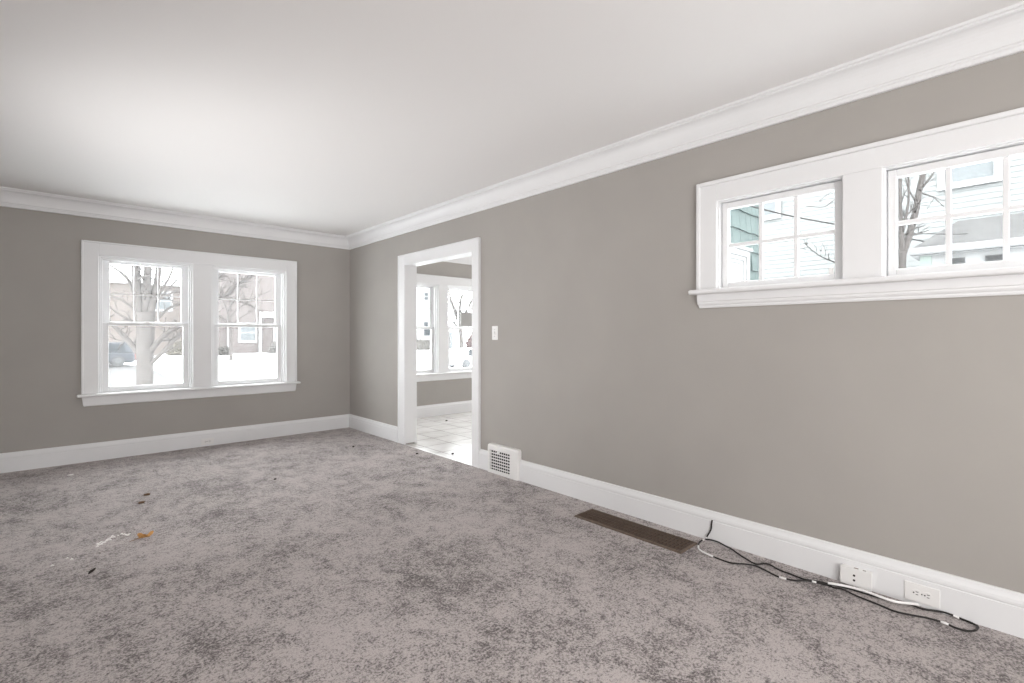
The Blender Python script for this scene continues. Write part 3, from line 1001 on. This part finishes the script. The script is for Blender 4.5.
tree('slender bare tree growing before the far brick house', 30,
     [(231, 355), (230, 330), (228, 310)], 0.10, 0.07, [
    ([(228, 312), (236, 296), (246, 282), (258, 272)], 0.06, 0.02, 14, 1.6),
    ([(229, 318), (242, 306), (258, 296), (274, 290)], 0.05, 0.018, 14, 1.6),
    ([(228, 312), (222, 296), (218, 276)], 0.05, 0.02, 12, 1.6),
    ([(230, 328), (240, 318), (256, 310)], 0.04, 0.015, 12, 1.4)], 21, zbase=-0.3)
tree('grey bare tree above the blue-grey shed in the next room window', 50,
     [(462, 352), (461, 335), (460, 322)], 0.25, 0.2, [
    ([(460, 326), (455, 312), (451, 300), (448, 288)], 0.20, 0.06, 16, 2.4),
    ([(460, 324), (460, 308), (462, 292)], 0.20, 0.06, 16, 2.4),
    ([(460, 324), (466, 312), (472, 300), (478, 288)], 0.20, 0.06, 16, 2.4),
    ([(460, 330), (453, 322), (447, 316)], 0.14, 0.05, 12, 2.0),
    ([(460, 330), (468, 320), (478, 314)], 0.14, 0.05, 10, 2.0)], 44, zbase=-0.3)
tree('forked bare tree outside the high window beside the grey-roofed garage', 6.2,
     [(899.5, 300), (900.5, 275), (901.5, 262), (902, 252)], 0.050, 0.046, [
    ([(902, 256), (909, 236), (915, 214), (919, 192), (924, 172), (934, 150)], 0.044, 0.026, 6, 0.35),
    ([(901, 256), (901, 230), (899, 200), (899.5, 175), (900, 150)], 0.036, 0.026, 6, 0.35),
    ([(903, 232), (908, 205), (908.5, 180), (906, 160)], 0.016, 0.008, 5, 0.3),
    ([(915, 200), (908, 188), (905, 174)], 0.012, 0.006, 3, 0.2),
    ([(920, 190), (930, 178), (936, 168)], 0.016, 0.008, 4, 0.25)], 5, spread=0.25)
tree('thin leafless sapling reaching into view at the high window post', 8.0,
     [(862, 330), (861, 290), (858, 262)], 0.05, 0.03, [
    ([(858, 266), (834, 262), (817, 254), (804, 243)], 0.014, 0.005, 8, 0.4),
    ([(858, 262), (848, 228), (838, 200), (824, 207), (806, 206)], 0.012, 0.005, 4, 0.3),
    ([(858, 262), (852, 215), (842, 188), (820, 200)], 0.010, 0.004, 4, 0.3),
    ([(858, 264), (868, 230), (874, 190)], 0.020, 0.008, 6, 0.4)], 31, spread=0.2)

# ------------------------------------------------------------------ outdoors: houses
def window_on(root, p0, p1, d, m=M_ltglass, fw=0.12):
    """a framed window on a wall facing -y (axis x) or -x (axis y); p0, p1 opposite corners on the wall face"""
    if abs(p0[1] - p1[1]) < 1e-6:
        y = p0[1]
        fn = lambda p: Vector((p.x, y - p.y, p.z))
        a, b = sorted((p0[0], p1[0]))
    else:
        x = p0[0]
        fn = lambda p: Vector((x - p.y, p.x, p.z))
        a, b = sorted((p0[1], p1[1]))
    z0, z1 = sorted((p0[2], p1[2]))
    mb = MB(fn)
    mb.box((a - fw, -0.02, z0 - fw), (a, 0.05, z1 + fw))
    mb.box((b, -0.02, z0 - fw), (b + fw, 0.05, z1 + fw))
    mb.box((a, -0.02, z1), (b, 0.05, z1 + fw))
    mb.box((a - fw * 0.4, -0.02, z0 - fw), (b + fw * 0.4, 0.09, z0))
    mb.box((a, -0.02, (z0 + z1) / 2 - 0.03), (b, 0.035, (z0 + z1) / 2 + 0.03))
    f = mb.build('window', M_white_ext, root)
    MB(fn).box((a, -0.01, z0), (b, 0.012, z1)).build('pane', m, f)

def hip_roof(root, x0, x1, y0, y1, z, h, over, inset, m):
    x0 -= over; x1 += over; y0 -= over; y1 += over
    mb = MB()
    base = [(x0, y0, z), (x1, y0, z), (x1, y1, z), (x0, y1, z)]
    low = [(p[0], p[1], z - 0.15) for p in base]
    if (x1 - x0) > (y1 - y0):
        ym = (y0 + y1) / 2
        r = [(x0 + inset, ym, z + h), (x1 - inset, ym, z + h)]
        q = [mb.v(p) for p in base]; l = [mb.v(p) for p in low]; t = [mb.v(p) for p in r]
        mb.bm.faces.new((q[0], q[1], t[1], t[0])); mb.bm.faces.new((q[1], q[2], t[1])); mb.bm.faces.new((q[2], q[3], t[0], t[1])); mb.bm.faces.new((q[3], q[0], t[0]))
    else:
        xm = (x0 + x1) / 2
        r = [(xm, y0 + inset, z + h), (xm, y1 - inset, z + h)]
        q = [mb.v(p) for p in base]; l = [mb.v(p) for p in low]; t = [mb.v(p) for p in r]
        mb.bm.faces.new((q[0], q[1], t[0])); mb.bm.faces.new((q[1], q[2], t[1], t[0])); mb.bm.faces.new((q[2], q[3], t[1])); mb.bm.faces.new((q[3], q[0], t[0], t[1]))
    for i in range(4):
        j = (i + 1) % 4
        mb.bm.faces.new((l[i], l[j], q[j], q[i]))
    mb.bm.faces.new(l[::-1])
    mb.build('roof', m, root)

def house(name, label, x0, x1, y0, y1, z0, z1, mwall, mroof, h, inset, windows, extra=None):
    root = tag(empty(name, ((x0 + x1) / 2, (y0 + y1) / 2, z0)), label, 'house')
    MB().box((x0, y0, z0 - 0.8), (x1, y1, z1)).build('wall', mwall, root)
    hip_roof(root, x0, x1, y0, y1, z1 + 0.15, h, 0.45, inset, mroof)
    for w in windows:
        window_on(root, *w)
    if extra:
        extra(root)
    return root

def brick_extra(root):
    for x in (9.95, 12.25):
        mb = MB()
        mb.box((x - 0.09, 43.6, -0.3), (x + 0.09, 43.78, 2.75))
        mb.box((x - 0.14, 43.55, -0.3), (x + 0.14, 43.83, -0.1))
        mb.build('porch_post', M_white_ext, root)
    mb = MB()                       # snowy pent roof above the ground floor
    mb.loft([[(x, 42.9, 2.75), (x, 44.0, 2.75), (x, 44.0, 3.20), (x, 42.9, 2.86)] for x in (12.3, 16.2)])
    mb.build('porch_roof', M_snow, root)
house('brick_house', 'pink brick house with white porch posts beyond the snowy yard', 9.0, 18.0, 44, 53, -0.2, 7.6, M_brick, M_snow, 2.6, 3.5,
      [((10.85, 44, 0.82), (11.95, 44, 2.15), 0, M_ltglass, 0.14), ((13.5, 44, 0.9), (14.6, 44, 2.2), 0, M_ltglass, 0.14),
       ((14.0, 44, 3.9), (15.2, 44, 5.2), 0, M_ltglass, 0.14)], brick_extra)
house('brick_house', 'orange brick house behind the thick bare tree across the street', -4.0, 7.6, 47, 56, -0.4, 5.2, M_brick2, M_snow, 2.6, 3.5,
      [((-0.2, 47, 0.9), (1.0, 47, 2.4), 0, M_ltglass, 0.14),
       ((1.6, 47, 3.3), (2.6, 47, 4.6), 0, M_ltglass, 0.14), ((5.6, 47, 3.3), (6.6, 47, 4.6), 0, M_ltglass, 0.14)])
house('white_house', 'white two-storey house with dark windows seen through the cased opening', 25.0, 30.6, 44, 53, -0.4, 8.0, M_white_ext, M_snow, 2.5, 2.8,
      [((28.25, 44, 5.0), (29.0, 44, 5.75), 0, M_dkglass, 0.1), ((28.2, 44, 1.25), (29.0, 44, 2.7), 0, M_dkglass, 0.1), ((26.0, 44, 5.0), (27.0, 44, 6.3), 0, M_dkglass, 0.1)])
house('blue_grey_shed', 'narrow blue-grey shed behind the white car in the next room window', 31.2, 32.3, 44.5, 48, -0.3, 1.7, mat('blue_grey_siding', (0.1008, 0.1104, 0.1176), 0.8), M_snow, 0.6, 0.5,
      [((31.5, 44.5, 0.4), (31.95, 44.5, 1.2), 0, M_dkglass, 0.06)])

M_nbglass = mat('pale_house_glass', (0.108, 0.116, 0.121), 0.2, 0.15)  # paler even glass tone for the neighbour's windows
def neighbour():
    X, y0, y1, z0, z1 = 12.5, -9.0, 9.0, -0.75, 6.6
    root = tag(empty('neighbor_house', (X, 0, z0)), 'white clapboard house filling the view of the high window', 'house')
    mb = MB()
    mb.box((X + 0.02, y0, z0 - 0.2), (X + 7, y1, z1))
    mb.build('wall', M_sidew, root)
    mb = MB()
    h = 0.102
    n = int((z1 - z0) / h)
    for k in range(n):              # overlapping boards
        z = z0 + k * h
        mb.loft([[(X + 0.02, y, z), (X - 0.012, y, z), (X - 0.002, y, z + h), (X + 0.02, y, z + h)] for y in (y0, y1)])
    mb.build('clapboards', M_sidew, root)
    hip_roof(root, X, X + 7, y0, y1, z1 + 0.15, 2.5, 0.4, 3, M_roof)
    def win(ya, yb, za, zb):
        fn = lambda p: Vector((X - 0.02 - p.y, p.x, p.z))
        f = 0.11
        mb = MB(fn)
        mb.box((ya - f, -0.02, za - f), (ya, 0.045, zb + f)); mb.box((yb, -0.02, za - f), (yb + f, 0.045, zb + f))
        mb.box((ya, -0.02, zb), (yb, 0.045, zb + f)); mb.box((ya, -0.02, za - f), (yb, 0.06, za))
        mb.box((ya, -0.02, (za + zb) / 2 - 0.03), (yb, 0.03, (za + zb) / 2 + 0.03))
        w = mb.build('window', M_white_ext, root)
        MB(fn).box((ya, -0.015, za), (yb, 0.008, zb)).build('pane', M_nbglass, w)
    win(0.57, 1.24, 4.12, 5.5)
    win(4.25, 5.1, 4.10, 5.5)
    win(-3.2, -2.4, 4.12, 5.5)
neighbour()

def garage():
    x0, x1, y0, y1 = 8.10, 12.0, -6.0, 1.04
    root = tag(empty('garage', (10, -2, -0.7)), 'low white garage with grey shingle roof outside the high window', 'garage')
    MB().box((x0, y0, -0.9), (x1, y1, 2.26)).build('wall', M_white_ext, root)
    mb = MB()
    e = [(8.0, 1.12, 2.33), (8.0, -6.3, 2.33), (12.28, -6.3, 2.33), (12.28, 1.12, 2.33)]
    r = [(10.1, 0.86, 2.98), (10.1, -6.0, 2.98)]
    q = [mb.v(p) for p in e]
    l = [mb.v((p[0], p[1], p[2] - 0.09)) for p in e]
    t = [mb.v(p) for p in r]
    mb.bm.faces.new((q[0], q[1], t[1], t[0])); mb.bm.faces.new((q[1], q[2], t[1])); mb.bm.faces.new((q[2], q[3], t[0], t[1])); mb.bm.faces.new((q[3], q[0], t[0]))
    for i in range(4):
        j = (i + 1) % 4
        mb.bm.faces.new((l[i], l[j], q[j], q[i]))
    mb.build('roof', M_roof, root)
    MB().box((8.0, -6.3, 2.235), (12.28, 1.12, 2.243)).build('soffit', M_white_ext, root)
    MB().tube([(7.985, 1.13, 2.29), (7.985, -6.3, 2.29)], 0.045, 8).build('gutter', M_white_ext, root)
    for ya, yb in ((0.62, 0.765), (0.295, 0.44)):
        fn = lambda p: Vector((x0 - p.y, p.x, p.z))
        mb = MB(fn)
        for k in range(6):
            z = 2.075 + k * 0.017
            mb.loft([[(u, 0.0, z), (u, 0.035, z), (u, 0.010, z + 0.017), (u, 0.0, z + 0.017)] for u in (ya, yb)])
        mb.build('louvre_vent', mat('grey_louvre', (0.09597, 0.09597, 0.09842), 0.7), root)
    mb = MB()
    mb.box((x0 - 0.03, 0.93, -0.7), (x0 + 0.02, 1.045, 2.24))
    mb.build('corner_board', mat('pale_green_trim', (0.192, 0.2256, 0.2088), 0.7), root)
garage()

# ------------------------------------------------------------------ outside face of the next room: teal shingles
def shingle_wall():
    y, x0, x1 = 2.80, XR + WT + 0.005, 7.58
    rnd = random.Random(4)
    mb = MB()
    mb.box((x0, y - 0.012, -0.75), (x1 - 0.02, y - 0.001, 3.6))
    h = 0.262
    for r in range(17):
        z = -0.74 + r * h
        x = x0
        while x < x1 - 0.001:
            w = min(rnd.uniform(0.13, 0.27), x1 - x)
            if x1 - x - w < 0.05:
                w = x1 - x
            dz = rnd.uniform(-0.008, 0.008)
            a, b = x + 0.003, x + w - 0.003
            if r == 16 or not (6.20 < b and a < 7.12 and 1.2 < z + h / 2 < 2.30):
                mb.loft([[(u, y - 0.012, z + dz), (u, y - 0.040, z + dz), (u, y - 0.016, z + h + 0.01), (u, y - 0.012, z + h + 0.01)] for u in (a, b)])
            x += w
    o = mb.build('wall_shingle_exterior', M_teal)
    struct(o)
    mb = MB()                       # matching return on the street-side corner
    for r in range(17):
        z = -0.74 + r * h
        yy = y
        while yy < 6.4:
            w = rnd.uniform(0.14, 0.26)
            mb.loft([[(XE + 0.101, v, z), (XE + 0.142, v, z), (XE + 0.115, v, z + h + 0.01), (XE + 0.101, v, z + h + 0.01)] for v in (yy + 0.003, min(6.42, yy + w - 0.003))]) if not (3.5 < yy + w and yy < 5.9 and 0.4 < z + h / 2 < 2.3) else None
            yy += w
    struct(mb.build('wall_shingle_return', M_teal))
    root = struct(empty('window_4', (6.7, y, 1.3)), 'white-trimmed window in the teal shingle wall outside the high window', 'window')
    fn = lambda p: Vector((p.x, y - p.y, p.z))
    mb = MB(fn)
    for k, (i, d) in enumerate(((0.0, 0.075), (0.09, 0.055), (0.15, 0.040), (0.20, 0.028))):
        a, b, zt, zb = 6.22 + i, 7.01 - i * 1.0, 2.38 - i * 0.9, 1.22 + i
        j = i + (0.09 if k == 0 else 0.06 if k == 1 else 0.05)
        a2, b2, zt2, zb2 = 6.22 + j, 7.01 - j, 2.38 - j * 0.9, 1.22 + j
        mb.box((a, 0, zb), (a2, d, zt)); mb.box((b2, 0, zb), (b, d, zt)); mb.box((a2, 0, zt2), (b2, d, zt)); mb.box((a2, 0, zb), (b2, d, zb2))
    mb.box((6.17, 0, 2.38), (7.06, 0.10, 2.42))
    mb.build('casing', M_white_ext, root)
    MB(fn).box((6.4, 0.014, 1.4), (6.83, 0.022, 2.2)).build('white_pane', M_white_ext, root)  # opaque white panel added in place of glass to keep the pane bright
shingle_wall()

def wire(pts, r, label):
    o = MB().tube(spline(pts, 8), r, 6).build('utility_wire', M_black, smooth=True)
    tag(o, label, 'wire')
wire([(6.50, 2.74, 2.985), (7.6, 2.42, 2.925), (8.5, 2.09, 2.888), (10.5, 1.35, 2.80), (12.46, 0.62, 2.74)], 0.011, 'dark overhead wire running from the teal shingles to the white house')
a_, b_, c_ = at(905, 233, 6.25), at(960, 234, 6.4), at(1060, 231, 6.6)
wire([a_, b_, c_], 0.006, 'thin overhead wire crossing in front of the grey garage roof')

# ------------------------------------------------------------------ outdoors: cars, hedge, bushes
def car(label, loc, rot, paint, L=4.6, W=1.8, H=1.65, suv=True):
    root = tag(empty('car', loc), label, 'car')
    root.rotation_euler = (0, 0, rot)
    def part(mb, name, m, parent, **k):
        o = mb.build(name, m, None, **k)
        o.parent = parent
        return o
    hl = L / 2
    # lower body lofted along the length, then the cabin
    def ring(x, w, z0, z1):
        return [(x, -w / 2, z0 + 0.08), (x, -w / 2 * 0.9, z0), (x, w / 2 * 0.9, z0), (x, w / 2, z0 + 0.08), (x, w / 2, z1 - 0.10), (x, w / 2 * 0.92, z1), (x, -w / 2 * 0.92, z1), (x, -w / 2, z1 - 0.10)]
    zb = 0.24
    belt = H * 0.60
    mb = MB()
    mb.loft([ring(-hl, W * 0.84, zb + 0.12, belt - 0.14), ring(-hl + 0.12, W * 0.95, zb, belt - 0.03), ring(-hl + 1.0, W, zb, belt), ring(0.4, W, zb, belt),
             ring(hl - 1.1, W, zb, belt - 0.02), ring(hl - 0.25, W * 0.94, zb, belt - 0.12), ring(hl, W * 0.80, zb + 0.12, belt - 0.28)])
    body = part(mb, 'body', paint, root, smooth=False, bevel=0.02)
    def cr(x, w, z):
        return [(x, -w / 2, belt - 0.02), (x, w / 2, belt - 0.02), (x, w / 2 * 0.84, z), (x, -w / 2 * 0.84, z)]
    mb = MB()
    rb = -hl + (0.12 if suv else 0.75)
    mb.loft([cr(rb, W * 0.94, belt + 0.02), cr(rb + (0.25 if suv else 0.7), W * 0.97, H - 0.03), cr(-0.2, W * 0.97, H), cr(0.45, W * 0.96, H - 0.03), cr(hl - 1.05, W * 0.93, belt + 0.02)])
    part(mb, 'cabin', paint, root, bevel=0.03)
    for s in (-1, 1):
        for xa, xb in ((rb + 0.35, -0.75), (-0.65, 0.05), (0.13, 0.62)):
            mb = MB()
            k0, k1 = W * 0.97 / 2 + 0.006, W * 0.97 / 2 * 0.86 + 0.012
            mb.loft([[(xa + 0.02, s * k0, belt + 0.05), (xb, s * k0, belt + 0.05), (xb - 0.03 if xb < 0.5 else xb - 0.18, s * k1, H - 0.11), (xa + 0.08, s * k1, H - 0.11)],
                     [(xa + 0.02, s * (k0 - 0.03), belt + 0.05), (xb, s * (k0 - 0.03), belt + 0.05), (xb - 0.03 if xb < 0.5 else xb - 0.18, s * (k1 - 0.03), H - 0.11), (xa + 0.08, s * (k1 - 0.03), H - 0.11)]])
            part(mb, 'window', M_dkglass, root)
        for x in (-hl + 0.85, hl - 0.9):
            mb = MB()
            mb.lathe([(0.20, 0), (0.32, 0.0), (0.335, 0.04), (0.335, 0.18), (0.32, 0.22), (0.20, 0.22)], (x, s * (W / 2 - 0.20), 0.335), (0, s, 0), 20)
            w = part(mb, 'wheel', M_tire, root)
            mb = MB()
            mb.lathe([(0.21, 0.0), (0.21, 0.02), (0.12, 0.035), (0.05, 0.03)], (x, s * (W / 2 + 0.012), 0.335), (0, s, 0), 16)
            part(mb, 'hub', M_hub, w)
        mb = MB()
        mb.box((hl - 0.06, s * 0.50, belt - 0.36), (hl + 0.005, s * 0.74, belt - 0.24))
        part(mb, 'headlight', M_ltglass, root)
        mb = MB()
        mb.box((-hl - 0.005, s * 0.56, belt - 0.40), (-hl + 0.05, s * 0.76, belt - 0.16))
        part(mb, 'taillight', mat('tail_lens', (0.35, 0.05, 0.05), 0.3), root)
    return root
car('dark blue-grey car parked beyond the thick bare tree', (1.30, 38.95, -0.66), math.pi, mat('slate_car_paint', (0.0288, 0.03264, 0.03984), 0.45, 0.2), 4.5, 1.8, 1.5, True)
car('white car parked in the snow seen through the cased opening', (22.6, 28.4, -1.08), 0.0, mat('white_car_paint', (0.3456, 0.3504, 0.3552), 0.3, 0.5), 4.6, 1.8, 1.42, False)

def bush(label, c, rx, ry, rz, seed, m, name='bush', n=150):
    rnd = random.Random(seed)
    mb = MB()
    for k in range(n):
        a, e = rnd.uniform(0, 2 * math.pi), rnd.uniform(0.05, 1.5)
        d = Vector((math.cos(a) * math.cos(e) * rx, math.sin(a) * math.cos(e) * ry, math.sin(e) * rz))
        mid = Vector(c) + d * 0.55 + Vector((rnd.gauss(0, .06) * rx, rnd.gauss(0, .06) * ry, 0))
        end = Vector(c) + d * rnd.uniform(0.85, 1.08)
        mb.tube([(c[0] + d.x * 0.08, c[1] + d.y * 0.08, c[2]), mid, end], [0.02 * rz + 0.012, 0.03 * rz + 0.02, 0.008], 5)
        for q in range(3):
            e2 = mid + (end - mid) * rnd.random() + Vector((rnd.gauss(0, .16) * rx, rnd.gauss(0, .16) * ry, rnd.gauss(0.03, .1) * rz))
            mb.tube([mid, e2], [0.02, 0.035 * rz + 0.01], 4)
    return tag(mb.build(name, m), label, 'bush')
bush('low tan bush in the snow at the side of the street', (7.0, 42.6, -0.25), 1.3, 0.9, 1.3, 1, mat('tan_bush', (0.08638, 0.07679, 0.0624), 0.9))
bush('dark low bush under the left end of the pink brick house', (9.1, 41.4, -0.3), 0.7, 0.6, 0.75, 2, M_hedge)
bush('broad grey bush at the right end of the pink brick house', (13.6, 42.3, -0.3), 1.3, 0.8, 1.0, 3, mat('grey_bush', (0.084, 0.07917, 0.07441), 0.9))
bush('reddish rounded bush to the side of the blue-grey shed', (34.3, 43.3, -0.3), 1.0, 0.9, 1.65, 4, mat('red_bush', (0.077, 0.042, 0.0406), 0.9), n=220)
def hedge():
    rnd = random.Random(14)
    mb = MB()
    nx = 44
    rings = []
    for i in range(nx + 1):
        x = 23.6 + 5.4 * i / nx
        r = []
        for k in range(12):
            a = math.pi * k / 11
            r.append((x, 42.5 - 0.7 * math.cos(a) + rnd.gauss(0, .05), -0.3 + 1.1 * math.sin(a) ** 0.5 + rnd.gauss(0, .05)))
        rings.append(r)
    mb.loft(rings)
    tag(mb.build('hedge', M_hedge), 'dull clipped hedge in front of the white two-storey house', 'hedge')
hedge()
